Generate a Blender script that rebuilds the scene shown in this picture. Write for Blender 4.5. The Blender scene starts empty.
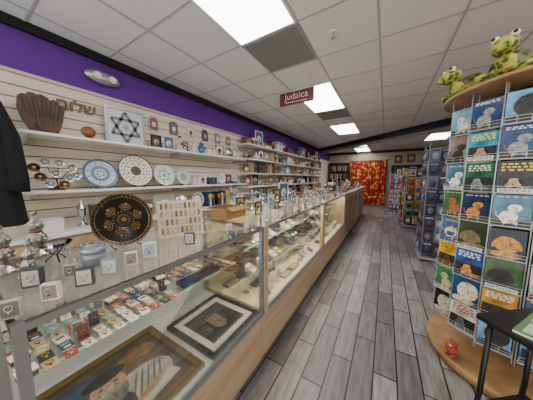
import bpy, bmesh, math, random
from mathutils import Vector, Matrix, Euler
random.seed(7)
COL=bpy.context.collection
pi=math.pi
def rad(a): return math.radians(a)
# ---------------------------------------------------------------- materials
def lin(h):
    h=h.lstrip('#'); c=[int(h[i:i+2],16)/255 for i in (0,2,4)]
    return tuple((x/12.92 if x<=.04045 else ((x+.055)/1.055)**2.4) for x in c)+(1,)
MC={}
def mat(h,rough=.5,metal=0,noise=.12,scale=25,emit=0,bump=0,name=None):
    key=(h,rough,metal,noise,scale,emit,bump)
    if key in MC: return MC[key]
    m=bpy.data.materials.new(name or 'paint'); m.use_nodes=True; nt=m.node_tree; n=nt.nodes; l=nt.links
    p=n['Principled BSDF']; p.inputs['Roughness'].default_value=rough; p.inputs['Metallic'].default_value=metal
    tc=n.new('ShaderNodeTexCoord'); nz=n.new('ShaderNodeTexNoise'); nz.inputs['Scale'].default_value=scale
    l.new(tc.outputs['Object'],nz.inputs['Vector'])
    mr=n.new('ShaderNodeMapRange'); mr.inputs[3].default_value=1-noise; mr.inputs[4].default_value=1+noise
    if noise>.3: mr.inputs[1].default_value=.3; mr.inputs[2].default_value=.7
    l.new(nz.outputs[0],mr.inputs[0])
    hs=n.new('ShaderNodeHueSaturation'); hs.inputs['Color'].default_value=lin(h)
    l.new(mr.outputs[0],hs.inputs['Value']); l.new(hs.outputs[0],p.inputs['Base Color'])
    if emit:
        l.new(hs.outputs[0],p.inputs['Emission Color']); p.inputs['Emission Strength'].default_value=emit
    if bump:
        b=n.new('ShaderNodeBump'); b.inputs['Strength'].default_value=bump; l.new(nz.outputs[0],b.inputs['Height']); l.new(b.outputs[0],p.inputs['Normal'])
    MC[key]=m; return m
def wood(h1,h2,rough=.4,sc=(3,3,3),name='wood'):
    key=('w',h1,h2,rough,sc)
    if key in MC: return MC[key]
    m=bpy.data.materials.new(name); m.use_nodes=True; nt=m.node_tree; n=nt.nodes; l=nt.links
    p=n['Principled BSDF']; p.inputs['Roughness'].default_value=rough
    tc=n.new('ShaderNodeTexCoord'); mp=n.new('ShaderNodeMapping'); mp.inputs['Scale'].default_value=sc
    nz=n.new('ShaderNodeTexNoise'); nz.inputs['Scale'].default_value=4; nz.inputs['Detail'].default_value=6
    cr=n.new('ShaderNodeValToRGB'); cr.color_ramp.elements[0].position=.35; cr.color_ramp.elements[1].position=.65
    cr.color_ramp.elements[0].color=lin(h1); cr.color_ramp.elements[1].color=lin(h2)
    l.new(tc.outputs['Object'],mp.inputs[0]); l.new(mp.outputs[0],nz.inputs['Vector']); l.new(nz.outputs[0],cr.inputs[0]); l.new(cr.outputs[0],p.inputs['Base Color'])
    MC[key]=m; return m
def blotch(h1,h2,h3,scale,rough=.7,name='patterned'):
    m=bpy.data.materials.new(name); m.use_nodes=True; nt=m.node_tree; n=nt.nodes; l=nt.links
    p=n['Principled BSDF']; p.inputs['Roughness'].default_value=rough
    tc=n.new('ShaderNodeTexCoord'); v=n.new('ShaderNodeTexVoronoi'); v.inputs['Scale'].default_value=scale
    cr=n.new('ShaderNodeValToRGB'); cr.color_ramp.interpolation='CONSTANT'
    e=cr.color_ramp.elements; e[0].color=lin(h1); e[1].position=.38; e[1].color=lin(h2); q=e.new(.58); q.color=lin(h3)
    l.new(tc.outputs['Object'],v.inputs['Vector']); l.new(v.outputs['Distance'],cr.inputs[0]); l.new(cr.outputs[0],p.inputs['Base Color'])
    return m
def glassmat(tint,refl=.9):
    m=bpy.data.materials.new('glass_pane'); m.use_nodes=True; nt=m.node_tree; n=nt.nodes; l=nt.links; n.clear()
    o=n.new('ShaderNodeOutputMaterial'); mx=n.new('ShaderNodeMixShader'); t=n.new('ShaderNodeBsdfTransparent'); g=n.new('ShaderNodeBsdfGlossy')
    fr=n.new('ShaderNodeFresnel'); fr.inputs[0].default_value=1.4; mu=n.new('ShaderNodeMath'); mu.operation='MULTIPLY'; mu.inputs[1].default_value=refl
    t.inputs[0].default_value=lin(tint); g.inputs['Roughness'].default_value=.02
    l.new(fr.outputs[0],mu.inputs[0]); l.new(mu.outputs[0],mx.inputs[0]); l.new(t.outputs[0],mx.inputs[1]); l.new(g.outputs[0],mx.inputs[2]); l.new(mx.outputs[0],o.inputs[0])
    return m
GLASS=glassmat('#fafdfc',.7)
SILVER=mat('#c4c7ca',.25,1,.15,name='silver'); STEEL=mat('#b9babb',.35,.9,.05,name='brushed_steel'); GOLD=mat('#c0963f',.3,1,.15,name='gold')
WHITE=mat('#e8e6e1',.5,0,.04,name='white_paint'); CREAM=mat('#d8d0c0',.6,0,.06,name='cream'); BLACK=mat('#101012',.4,0,.2,name='black_plastic')
BRONZE=mat('#7a5432',.35,.8,.25,name='bronze'); EDGE=mat('#a8d0c0',.2,0,.05,name='glass_edge')
# ---------------------------------------------------------------- builder
class B:
    def __init__(s): s.bm=bmesh.new(); s.mats=[]
    def mi(s,m):
        if m not in s.mats: s.mats.append(m)
        return s.mats.index(m)
    def _fin(s,vs,m,M=None,smooth=False):
        if M is not None: bmesh.ops.transform(s.bm,matrix=M,verts=vs)
        i=s.mi(m); fs=set()
        for v in vs: fs.update(v.link_faces)
        for f in fs: f.material_index=i; f.smooth=smooth and len(f.verts)<=4
    def box(s,c,d,m,rot=(0,0,0),bev=0):
        r=bmesh.ops.create_cube(s.bm,size=1); vs=r['verts']
        bmesh.ops.scale(s.bm,vec=d,verts=vs)
        if bev:
            es=set()
            for v in vs: es.update(v.link_edges)
            rr=bmesh.ops.bevel(s.bm,geom=list(es),offset=bev,segments=2,affect='EDGES',profile=.5); vs=list({v for f in rr['faces'] for v in f.verts}|{v for v in vs if v.is_valid})
        s._fin(vs,m,Matrix.Translation(c)@Euler(rot).to_matrix().to_4x4()); return s
    def cyl(s,c,r,h,m,r2=None,rot=(0,0,0),seg=20):
        q=bmesh.ops.create_cone(s.bm,cap_ends=True,segments=seg,radius1=r,radius2=r if r2 is None else r2,depth=h)
        s._fin(q['verts'],m,Matrix.Translation(c)@Euler(rot).to_matrix().to_4x4(),True); return s
    def ball(s,c,r,m,rot=(0,0,0),seg=14):
        if not hasattr(r,'__len__'): r=(r,r,r)
        q=bmesh.ops.create_uvsphere(s.bm,u_segments=seg,v_segments=max(6,seg*2//3),radius=1)
        s._fin(q['verts'],m,Matrix.Translation(c)@Euler(rot).to_matrix().to_4x4()@Matrix.Diagonal((*r,1)),True); return s
    def lathe(s,prof,m,c=(0,0,0),rot=(0,0,0),seg=20):
        M=Matrix.Translation(c)@Euler(rot).to_matrix().to_4x4(); rings=[];i=s.mi(m)
        for r,z in prof: rings.append([s.bm.verts.new(M@Vector((max(r,.0003)*math.cos(2*pi*k/seg),max(r,.0003)*math.sin(2*pi*k/seg),z))) for k in range(seg)])
        for a,b in zip(rings,rings[1:]):
            for k in range(seg):
                f=s.bm.faces.new((a[k],a[(k+1)%seg],b[(k+1)%seg],b[k])); f.material_index=i; f.smooth=True
        return s
    def tube(s,pts,r,m,seg=8):
        pts=[Vector(p) for p in pts]; rr=r if hasattr(r,'__len__') else [r]*len(pts); i=s.mi(m); rings=[]
        for k,p in enumerate(pts):
            d=(pts[min(k+1,len(pts)-1)]-pts[max(k-1,0)]).normalized(); up=Vector((0,0,1)) if abs(d.z)<.9 else Vector((1,0,0))
            a=d.cross(up).normalized(); b=d.cross(a)
            rings.append([s.bm.verts.new(p+(a*math.cos(2*pi*j/seg)+b*math.sin(2*pi*j/seg))*rr[k]) for j in range(seg)])
        for a,b in zip(rings,rings[1:]):
            for j in range(seg):
                f=s.bm.faces.new((a[j],a[(j+1)%seg],b[(j+1)%seg],b[j])); f.material_index=i; f.smooth=True
        for q in (rings[0],rings[-1]):
            f=s.bm.faces.new(q); f.material_index=i
        return s
    def ring(s,c,R,r,m,rot=(0,0,0),seg=24,sy=1):
        M=Matrix.Translation(c)@Euler(rot).to_matrix().to_4x4(); i=s.mi(m); rings=[]
        for k in range(seg):
            a=2*pi*k/seg
            rings.append([s.bm.verts.new(M@Vector(((R+r*math.cos(b))*math.cos(a),(R+r*math.cos(b))*math.sin(a)*sy,r*math.sin(b)))) for b in [2*pi*j/6 for j in range(6)]])
        for k in range(seg):
            a,b=rings[k],rings[(k+1)%seg]
            for j in range(6):
                f=s.bm.faces.new((a[j],b[j],b[(j+1)%6],a[(j+1)%6])); f.material_index=i; f.smooth=True
        return s
    def prism(s,pts,t,m,c=(0,0,0),rot=(0,0,0)):
        M=Matrix.Translation(c)@Euler(rot).to_matrix().to_4x4(); i=s.mi(m)
        a=[s.bm.verts.new(M@Vector((x,-t/2,z))) for x,z in pts]; b=[s.bm.verts.new(M@Vector((x,t/2,z))) for x,z in pts]
        n=len(pts); fs=[s.bm.faces.new(a),s.bm.faces.new(b[::-1])]
        for k in range(n): fs.append(s.bm.faces.new((a[k],b[k],b[(k+1)%n],a[(k+1)%n])))
        for f in fs: f.material_index=i
        return s
    def disc(s,x,z,rx,rz,m,y=0,rot=0,seg=18,t=.0006):
        ca,sa=math.cos(rot),math.sin(rot)
        return s.prism([(x+rx*math.cos(q)*ca-rz*math.sin(q)*sa,z+rx*math.cos(q)*sa+rz*math.sin(q)*ca) for q in [2*pi*k/seg for k in range(seg)]],t,m,(0,y,0))
    def text(s,t,size,m,c=(0,0,0),rot=(pi/2,0,0),depth=.001,w=None,off=0):
        cu=bpy.data.curves.new('t','FONT'); cu.body=t; cu.size=size; cu.extrude=depth; cu.align_x='CENTER'; cu.align_y='CENTER'; cu.offset=off
        o=bpy.data.objects.new('t',cu); me=bpy.data.meshes.new_from_object(o)
        n0=len(s.bm.verts); s.bm.from_mesh(me); s.bm.verts.ensure_lookup_table(); vs=s.bm.verts[n0:]
        if w and vs:
            xs=[v.co.x for v in vs]; k=w/(max(xs)-min(xs)); bmesh.ops.scale(s.bm,vec=(k,k,1),verts=vs)
        s._fin(vs,m,Matrix.Translation(c)@Euler(rot).to_matrix().to_4x4())
        bpy.data.objects.remove(o); bpy.data.curves.remove(cu); bpy.data.meshes.remove(me); return s
    def obj(s,name,parent=None,loc=(0,0,0),rot=(0,0,0),fix=True):
        if fix: bmesh.ops.recalc_face_normals(s.bm,faces=s.bm.faces[:])
        me=bpy.data.meshes.new(name); s.bm.to_mesh(me); s.bm.free()
        for m in s.mats: me.materials.append(m)
        o=bpy.data.objects.new(name,me); COL.objects.link(o); o.location=loc; o.rotation_euler=rot
        if parent: o.parent=parent
        return o
def tag(o,label,cat,group=None):
    o['label']=label; o['category']=cat
    if group: o['group']=group
    return o
def root(name,label,cat,loc=(0,0,0),rot=0,group=None):
    o=bpy.data.objects.new(name,None); o.empty_display_size=.05; COL.objects.link(o); o.location=loc; o.rotation_euler=(0,0,rot)
    return tag(o,label,cat,group)
def struct(o): o['kind']='structure'; return o
def copytree(o):
    n=o.copy(); COL.objects.link(n)
    for c in list(o.children):
        k=copytree(c); k.parent=n; k.matrix_parent_inverse=c.matrix_parent_inverse
    return n
PROTO={}
def place(key,maker,loc,rot=0,scale=1,group=None,tilt=None):
    if key not in PROTO: o=maker(); PROTO[key]=o
    else: o=copytree(PROTO[key])
    o.location=loc; o.rotation_euler=(0,0,rot) if tilt is None else (tilt[0],tilt[1],rot); o.scale=(scale,)*3
    if group: o['group']=group
    elif 'group' in o: del o['group']
    return o
# ---------------------------------------------------------------- room shell
YB=11.5; XL=-2.8; XR=2.3; H=2.755; Y0=-1.2
fm=bpy.data.materials.new('plank_tile'); fm.use_nodes=True; nt=fm.node_tree; n=nt.nodes; l=nt.links; p=n['Principled BSDF']; p.inputs['Roughness'].default_value=.36
tc=n.new('ShaderNodeTexCoord'); mp=n.new('ShaderNodeMapping'); mp.inputs['Rotation'].default_value=(0,0,pi/2)
bk=n.new('ShaderNodeTexBrick'); bk.inputs['Scale'].default_value=1; bk.inputs['Brick Width'].default_value=.6; bk.inputs['Row Height'].default_value=.145; bk.inputs['Mortar Size'].default_value=.005
bk.inputs['Color1'].default_value=lin('#a09d9b'); bk.inputs['Color2'].default_value=lin('#73706f'); bk.inputs['Mortar'].default_value=lin('#242221'); bk.offset=.5; bk.inputs['Bias'].default_value=0
nz=n.new('ShaderNodeTexNoise'); mp2=n.new('ShaderNodeMapping'); mp2.inputs['Scale'].default_value=(11,1.3,1); nz.inputs['Scale'].default_value=3.2; nz.inputs['Detail'].default_value=9; nz.inputs['Roughness'].default_value=.65
mx=n.new('ShaderNodeMix'); mx.data_type='RGBA'; mx.blend_type='MULTIPLY'; mx.inputs[0].default_value=.8
cr=n.new('ShaderNodeValToRGB'); cr.color_ramp.elements[0].position=.35; cr.color_ramp.elements[0].color=(.42,.40,.39,1); cr.color_ramp.elements[1].position=.65; cr.color_ramp.elements[1].color=(1,1,1,1)
l.new(tc.outputs['Object'],mp.inputs[0]); l.new(mp.outputs[0],bk.inputs['Vector']); l.new(tc.outputs['Object'],mp2.inputs[0]); l.new(mp2.outputs[0],nz.inputs['Vector']); l.new(nz.outputs[0],cr.inputs[0])
l.new(bk.outputs['Color'],mx.inputs[6]); l.new(cr.outputs[0],mx.inputs[7]); l.new(mx.outputs[2],p.inputs['Base Color'])
cx=(XL+XR)/2; cy=(Y0+YB)/2; LX=XR-XL; LY=YB-Y0
struct(B().box((cx,cy,-.05),(LX+.2,LY+.2,.1),fm).obj('floor'))
tile=mat('#e0e1e1',.9,0,.07,160,bump=.15,name='ceiling_tile')
struct(B().box((cx,cy,H+.05),(LX+.2,LY+.2,.1),tile).obj('ceiling'))
TB=mat('#b2b2b1',.6,0,.03,name='grid_bar'); b=B(); x0=-1.35
for k in range(-2,7):
    x=x0+.61*k
    if XL<x<XR: b.box((x,cy,H-.002),(.02,LY,.006),TB)
for k in range(-2,20):
    y=.52+.61*k
    if Y0<y<YB: b.box((cx,y,H-.002),(LX,.02,.0062),TB)
struct(b.obj('trim_1'))
PURPLE=mat('#602c92',.75,0,.04,4,name='purple_wall_paint'); SLAT=mat('#e0d4c1',.55,0,.05,8,name='slatwall_cream'); SLD=mat('#7c7265',.8,0,.05,name='slat_groove')
b=B(); b.box((XL-.06,cy,H/2),(.1,LY,H),PURPLE)
b.box((XL-.008,cy,1.15),(.012,LY,2.3),SLD)
z=.0
while z<2.28: b.box((XL+.004,cy,z+.046),(.016,LY,.090),SLAT); z+=.1
struct(b.obj('wall_left'))
struct(B().box((XL+.02,cy,H-.04),(.04,LY,.08),BLACK).obj('trim_2'))
struct(B().box((XL+.018,cy,2.31),(.02,LY,.03),mat('#c9bca8',.5,0,.05,name='slat_cap')).obj('trim_3'))
BW=mat('#a89a80',.7,0,.04,4,name='beige_wall_paint')
struct(B().box((cx,YB+.05,H/2),(LX+.2,.1,H),BW).obj('wall_back'))
struct(B().box((XR+.05,cy,H/2),(.1,LY,H),BW).obj('wall_right'))
struct(B().box((cx,YB-.02,H-.06),(LX,.04,.12),BLACK).obj('trim_6'))
a=Vector((-2.8,9.4)); c2=Vector((2.3,5.3)); d=c2-a; ang=math.atan2(d.y,d.x); mid=(a+c2)/2
struct(B().box((mid.x,mid.y,H-.07),(d.length,.14,.14),BLACK,(0,0,ang)).obj('trim_4'))
struct(B().box((mid.x+.06,mid.y+.1,H-.11),(d.length-.2,.06,.22),mat('#8a8680'),(0,0,ang)).obj('trim_5'))
struct(B().box((XL+.035,cy,.06),(.02,LY,.12),BLACK).obj('baseboard_left'))
# ---------------------------------------------------------------- ceiling lights
def emis(h,s):
    m=bpy.data.materials.new('lit_diffuser'); m.use_nodes=True; p=m.node_tree.nodes['Principled BSDF']; p.inputs['Base Color'].default_value=lin(h)
    p.inputs['Emission Color'].default_value=lin(h); p.inputs['Emission Strength'].default_value=s; return m
LIT=emis('#fafaff',11.5)
def mk_light():
    r=root('ceiling_light','white recessed fluorescent troffer light in the ceiling grid','ceiling light')
    B().box((0,0,-.006),(.57,1.18,.006),LIT).obj('diffuser',r)
    f=B()
    for sx in (-1,1): f.box((sx*.293,0,-.008),(.018,1.21,.012),WHITE)
    for sy in (-1,1): f.box((0,sy*.597,-.008),(.604,.018,.012),WHITE)
    f.obj('frame',r); return r
for x,y in [(-1.045,1.13),(-1.045,3.57),(-1.045,6.01),(-1.045,8.95),(1.395,1.13),(1.99,3.57),(1.395,8.6),(-1.045,10.7)]:
    place('light',mk_light,(x,y,H-.004),0,group='troffer lights in the ceiling')
def mk_vent():
    r=root('ceiling_vent','plain grey return air panel in the ceiling grid','air vent')
    G=mat('#9a9c9d',.6,0,.05)
    B().box((0,0,-.004),(.57,.57,.005),mat('#7c7e80',.8,0,.12,220)).obj('perforated_panel',r)
    f=B()
    for s in (-1,1): f.box((s*.293,0,-.006),(.02,.606,.012),G).box((0,s*.293,-.006),(.566,.02,.012),G)
    f.obj('frame',r); return r
place('vent',mk_vent,(-1.045,2.05,H-.004),group='air vents in the ceiling'); place('vent',mk_vent,(-1.045,4.5,H-.004),group='air vents in the ceiling')
r=root('fire_sprinkler','chrome fire sprinkler head on the ceiling','sprinkler',(-.5,2.04,H))
B().cyl((0,0,-.004),.035,.008,WHITE).obj('escutcheon',r); B().cyl((0,0,-.025),.008,.04,STEEL).cyl((0,0,-.05),.022,.003,STEEL).obj('head',r)
r=root('hanging_sign','dark red hanging sign with white lettering, on cords','sign',(-1.1,2.6,2.48))
RED=mat('#5e0e18',.4,0,.05,name='sign_red')
B().box((0,0,0),(.49,.01,.17),RED,bev=.003).obj('panel',r)
b=B(); b.text('Judaica',.12,WHITE,(0,-.007,.022),w=.34,off=-.002)
for k in range(11): b.box((-.14+k*.028,-.006,-.052),(.014 if k%3 else .022,.001,.009),WHITE)
b.obj('lettering',r)
for s in (-1,1): B().cyl((s*.2,0,.18),.0015,.19,STEEL,seg=6).obj('cord',r)
r=root('emergency_light','oval silver emergency light fixture on purple wall','wall light',(XL+.01,1.06,2.5),pi/2)
B().ball((0,-.03,0),(.17,.045,.07),STEEL,seg=24).obj('housing',r)
for s in (-1,1): B().cyl((s*.07,-.078,0),.035,.012,mat('#f1f1ee',.2),rot=(pi/2,0,0)).obj('lamp',r)
# ---------------------------------------------------------------- wall shelves
SH=mat('#efede7',.35,0,.03,name='shelf_white')
def shelf(y0,y1,z,dep,label='long white slatwall shelf on metal brackets'):
    r=root('wall_shelf',label,'shelf',(XL+.012,(y0+y1)/2,z),0,'white shelves on the slatwall')
    B().box((dep/2,0,-.012),(dep,y1-y0,.024),SH,bev=.003).obj('board',r)
    k=max(2,int((y1-y0)/1.1)+1)
    for i in range(k):
        yy=-(y1-y0)/2+.06+i*(y1-y0-.12)/(k-1)
        B().prism([(0,-.024),(dep*.85,-.024),(dep*.85,-.034),(.02,-.09),(0,-.09)],.006,STEEL,(0,yy,0),).obj('bracket',r)
shelf(.36,3.3,1.785,.3); shelf(.36,3.3,1.288,.3)
SZ=(2.12,1.81,1.51,1.215)
for z in SZ: shelf(3.36,6.1,z,.32)
for z in SZ: shelf(6.16,9.2,z,.32)
r=root('back_counter','long low white laminate cabinet along the slatwall','cabinet',(XL+.015,4.6,0))
B().box((.23,0,.915),(.46,9.4,.03),WHITE,bev=.004).obj('worktop',r)
B().box((.21,0,.47),(.42,9.3,.86),mat('#cbb79c',.5,0,.08),).obj('body',r)
for k in range(12):
    d0=B().box((.43,-4.25+k*.77,.5),(.02,.74,.76),wood('#a98b69','#bfa27e',.4,(1,1,.3)),bev=.003).obj('door',r)
    B().cyl((.45,-4.25+k*.77+.3,.75),.007,.1,STEEL).obj('handle',d0)
# ---------------------------------------------------------------- display cases
LAM=wood('#ae9272','#c2a887',.45,(2,.35,4),'beige_laminate'); KICK=mat('#3a332d',.6)
WARM=mat('#e6d6b4',.6,0,.04,name='warm_white_interior')
def case(y0,y1,label,shelves,lit=0,glass=True,inner=WHITE):
    r=root('display_case',label,'display case',(-1.0,y0,0),0,'display cases along the aisle'); L=y1-y0-.006; m=L/2
    B().box((-.02,m,.045),(.5,L,.09),KICK).obj('toe_kick',r)
    if glass:
        B().box((0,m,.255),(.6,L,.33),LAM,bev=.004).obj('base',r)
        B().box((0,m,.432),(.585,L-.03,.022),inner).obj('deck',r)
        B().box((-.29,m,.75),(.012,L-.03,.6),inner).obj('sliding_back',r)
        B().box((.296,m,.75),(.005,L-.03,.6),GLASS).obj('front_glass',r)
        g=B(); g.box((0,m,1.068),(.606,L,.006),GLASS); g.obj('glass_top',r)
        if lit>10:
            for y in (.024,L-.024): B().box((.294,y,.745),(.034,.048,.63),LAM,bev=.002).obj('corner_post',r)
        f=B()
        for y in (.011,L-.011):
            f.box((-.29,y,.75),(.022,.022,.64),STEEL)
            if lit<=10: f.box((.296,y,.75),(.022,.022,.64),STEEL)
        f.box((.296,m,1.056),(.02,L,.018),STEEL)
        f.box((.300,m,.44),(.016,L,.034),STEEL)
        for y in (.006,L-.006): f.box((0,y,1.058),(.58,.014,.014),STEEL)
        f.obj('metal_frame',r)
        for (z,xa,xb) in shelves:
            q=B(); q.box(((xa+xb)/2,m,z-.003),(xb-xa,L-.04,.006),GLASS); q.box((xb,m,z-.003),(.004,L-.04,.010),EDGE); q.obj('glass_shelf',r)
            for k in range(3): B().box(((xa-.285)/2+(.02),.06+k*(L-.12)/2,z-.012),(abs(xa+.29)+.06,.01,.01),STEEL).obj('shelf_bracket',r)
        if lit:
            q=B(); q.box((.27,m,1.045),(.02,L-.1,.01),emis('#ffe9c8',10 if lit>10 else 3)); q.obj('light_strip',r)
            ld=bpy.data.lights.new('case_light','AREA'); ld.shape='RECTANGLE'; ld.size=.04; ld.size_y=L-.1; ld.energy=lit; ld.color=(1,.86,.62)
            lo=bpy.data.objects.new('case_light',ld); COL.objects.link(lo); lo.parent=r; lo.location=(.25,m,1.035); lo.rotation_euler=(0,rad(20),0)
    else:
        B().box((0,m,.56),(.6,L,.94),LAM,bev=.004).obj('base',r)
        B().box((0,m,1.052),(.64,L,.035),wood('#7a5a3c','#94714f',.4,(1,.4,1)),bev=.004).obj('worktop',r)
        for k in range(2): B().box((.303,L*(.27+.46*k),.56),(.012,L*.4,.8),wood('#8a6d50','#9d8163',.45,(2,.35,4)),bev=.003).obj('panel',r)
    return r
case(-1.1,.045,'glass display case of trinkets with beige laminate base',[(.78,-.28,.08)],0)
case(.05,1.115,'glass display case with framed art on beige base',[(.78,-.28,.08)],2.5)
case(1.12,2.67,'lit glass display case of jewellery with beige base',[(.65,-.27,.16),(.86,-.27,.12)],20,inner=WARM)
case(2.675,4.27,'lit glass display case further along, beige laminate base',[(.65,-.27,.16),(.86,-.27,.12)],20,inner=WARM)
case(4.275,6.4,'beige laminate service counter with brown worktop',[],0,False)
case(6.45,8.7,'beige laminate counter with brown worktop, end unit',[],0,False)
# ---------------------------------------------------------------- item makers (base at z=0, facing -Y)
ART=[('#8a5a4a','#e0d0a8','#3a4a6a'),('#4a647a','#d8dfe2','#a8905a'),('#ded8c8','#6a3a34','#4a5a48'),('#3c3a44','#b8a88a','#7a5a44'),('#8a9a92','#ecebe4','#8a4a3c'),('#b59a5a','#4a3a2a','#ffffff')]
def mk_frame(v,fr='#2a1c14',w=.13,h=.16):
    def f():
        a=[mat(x) for x in ART[v%len(ART)]]; F=mat(fr,.35)
        r=root('picture_frame','small standing framed picture, '+('dark' if lin(fr)[0]<.2 else 'light')+' frame','picture frame'); t=.012
        b=B()
        for s in (-1,1): b.box((s*(w/2-t/2),0,h/2),(t,.014,h),F); b.box((0,0,h/2+s*(h/2-t/2)),(w-2*t,.014,t),F)
        b.box((0,.035,.05),(.02,.004,.1),F,(.6,0,0)); b.obj('frame',r)
        p=B(); p.box((0,.002,h/2),(w-2*t,.004,h-2*t),a[0]); p.disc(0,h*.5,w*.25,h*.22,a[1],-.0015); p.disc(w*.05,h*.42,w*.12,h*.13,a[2],-.0025); p.box((0,-.001,h*.2),(w*.6,.001,h*.08),a[2]); p.obj('picture',r)
        return r
    return f
def mk_plaque(v,fr):
    def f():
        a=[mat(x) for x in ART[v%len(ART)]]; F=mat(fr,.35)
        r=root('wall_plaque','small decorative plaque hanging on the slatwall','plaque')
        b=B(); b.prism([(-.07,-.09),(.07,-.09),(.07,.07),(.04,.11),(-.04,.11),(-.07,.07)],.012,F); b.obj('backing',r)
        p=B(); p.prism([(-.055,-.075),(.055,-.075),(.055,.06),(.03,.09),(-.03,.09),(-.055,.06)],.002,a[0],(0,-.0072,0)); p.disc(0,.0,.03,.04,a[1],-.009); p.disc(0,-.055,.04,.008,a[2],-.009); p.obj('picture',r); return r
    return f
def mk_lathe(name,label,cat,prof,m,parts=()):
    def f():
        r=root(name,label,cat); B().lathe(prof,m).obj('body',r)
        for nm,pr,mm in parts: B().lathe(pr,mm).obj(nm,r)
        return r
    return f
cup=mk_lathe('kiddush_cup','silver stemmed goblet cup on a saucer','cup',[(0,.006),(.03,.01),(.008,.02),(.007,.06),(.024,.075),(.03,.1),(.033,.14),(.03,.14),(.026,.085),(0,.075)],SILVER,[('saucer',[(0,0),(.05,.004),(.055,.01),(.04,.006),(0,.006)],SILVER)])
candle=mk_lathe('candlestick','silver turned candlestick with white candle','candlestick',[(0,0),(.045,.003),(.04,.012),(.014,.03),(.02,.05),(.009,.07),(.009,.13),(.02,.15),(.012,.165),(.025,.18),(.012,.182),(0,.18)],SILVER,[('candle',[(.01,.18),(.009,.24),(0,.242)],WHITE)])
vase=lambda h:mk_lathe('vase','glazed ceramic vase with narrow neck','vase',[(0,0),(.035,.004),(.055,.06),(.05,.1),(.02,.14),(.022,.17),(.03,.18),(.02,.178),(.015,.14)],mat(h,.25),[('lip',[(.028,.178),(.031,.182),(.024,.184)],GOLD)])
spice=mk_lathe('spice_tower','silver spice tower with pointed roof','spice box',[(0,0),(.035,.003),(.03,.01),(.008,.03),(.008,.07),(.025,.085),(.028,.14),(.03,.145)],SILVER,[('roof',[(.032,.145),(.012,.18),(.003,.215),(0,.22)],SILVER)])
def mk_box(h,w=.12,d=.09,z=.07,lid='#e9e4da'):
    def f():
        r=root('gift_box','small lidded gift box in coloured card','box')
        B().box((0,0,z*.35),(w,d,z*.7),mat(h),bev=.002).obj('body',r); B().box((0,0,z*.85),(w+.006,d+.006,z*.3),mat(lid),bev=.002).obj('lid',r)
        q=B(); q.box((0,0,z*.5),(.012,d+.009,z+.003),mat('#b88a3c',.3,.6)).obj('ribbon',r); return r
    return f
def mk_book(h,hh=.22):
    def f():
        r=root('book','upright hardback book with coloured cover','book')
        b=B(); b.box((-.014,0,hh/2),(.003,.15,hh),mat(h)).box((.014,0,hh/2),(.003,.15,hh),mat(h)).box((0,-.0755,hh/2),(.031,.003,hh),mat(h)); b.box((0,-.0775,hh*.7),(.018,.001,hh*.25),GOLD); b.obj('cover',r)
        B().box((0,.0,hh/2),(.024,.143,hh-.01),CREAM).obj('pages',r); return r
    return f
def mk_menorah(h='s'):
    def f():
        m=SILVER if h=='s' else (GOLD if h=='g' else BRONZE)
        r=root('menorah',{'s':'silver','g':'gold'}.get(h,'bronze')+' nine-branched menorah on round foot','menorah')
        b=B(); b.lathe([(0,0),(.045,.002),(.04,.012),(.01,.025),(.008,.05),(.007,.17),(.012,.2),(.008,.2),(0,.19)],m)
        for k in range(1,5):
            R=.028*k; b.tube([(R*math.cos(t),0,.16-R*.9*math.sin(t)+0) for t in [pi*j/14 for j in range(15)]],.004,m,6)
        for k in range(-4,5):
            if k: b.cyl((k*.028,0,.167),.009,.014,m,r2=.006,seg=10)
        b.obj('body',r); return r
    return f
def mk_hamsa(h,rim='#d9d2c0'):
    def f():
        r=root('hamsa','standing hand-shaped ornament in painted enamel','ornament')
        pts=[(-.02,0),(.02,0),(.045,.02),(.05,.055),(.068,.07),(.075,.105),(.06,.11),(.05,.09),(.045,.09),(.043,.15),(.028,.165),(.02,.15),(.018,.1),(.014,.1),(.013,.175),(0,.19)]
        pts=pts+[(-x,z) for x,z in pts[::-1][1:-2]]
        b=B(); b.prism(pts,.008,mat(h,.3),(0,0,.012)); b.obj('hand',r)
        q=B(); q.disc(0,.07,.024,.016,WHITE,-.005); q.disc(0,.07,.012,.012,mat('#1d4f9a'),-.006); q.disc(0,.07,.005,.005,BLACK,-.007); q.obj('eye',r)
        B().box((0,0,.007),(.07,.04,.014),mat(rim),bev=.002).obj('base',r); return r
    return f
def mk_fig(h1,h2):
    def f():
        r=root('figurine','carved standing robed figurine with hat','figurine')
        B().lathe([(0,0),(.04,.002),(.036,.03),(.026,.1),(.03,.125),(.012,.145),(0,.146)],mat(h1)).tube([(.028,0,.12),(.04,-.02,.09),(.015,-.04,.085)],.008,mat(h1)).tube([(-.028,0,.12),(-.04,-.02,.09),(-.015,-.04,.085)],.008,mat(h1)).obj('robe',r)
        B().ball((0,0,.16),(.017,.017,.021),mat('#d3a884')).ball((0,-.012,.148),(.012,.008,.018),mat('#e3ded4')).obj('head',r)
        B().lathe([(.03,.17),(.016,.172),(.015,.19),(0,.192)],mat(h2)).obj('hat',r)
        q=B().box((0,-.045,.088),(.04,.012,.03),mat('#a2392c')).obj('book',r); return r
    return f
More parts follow.
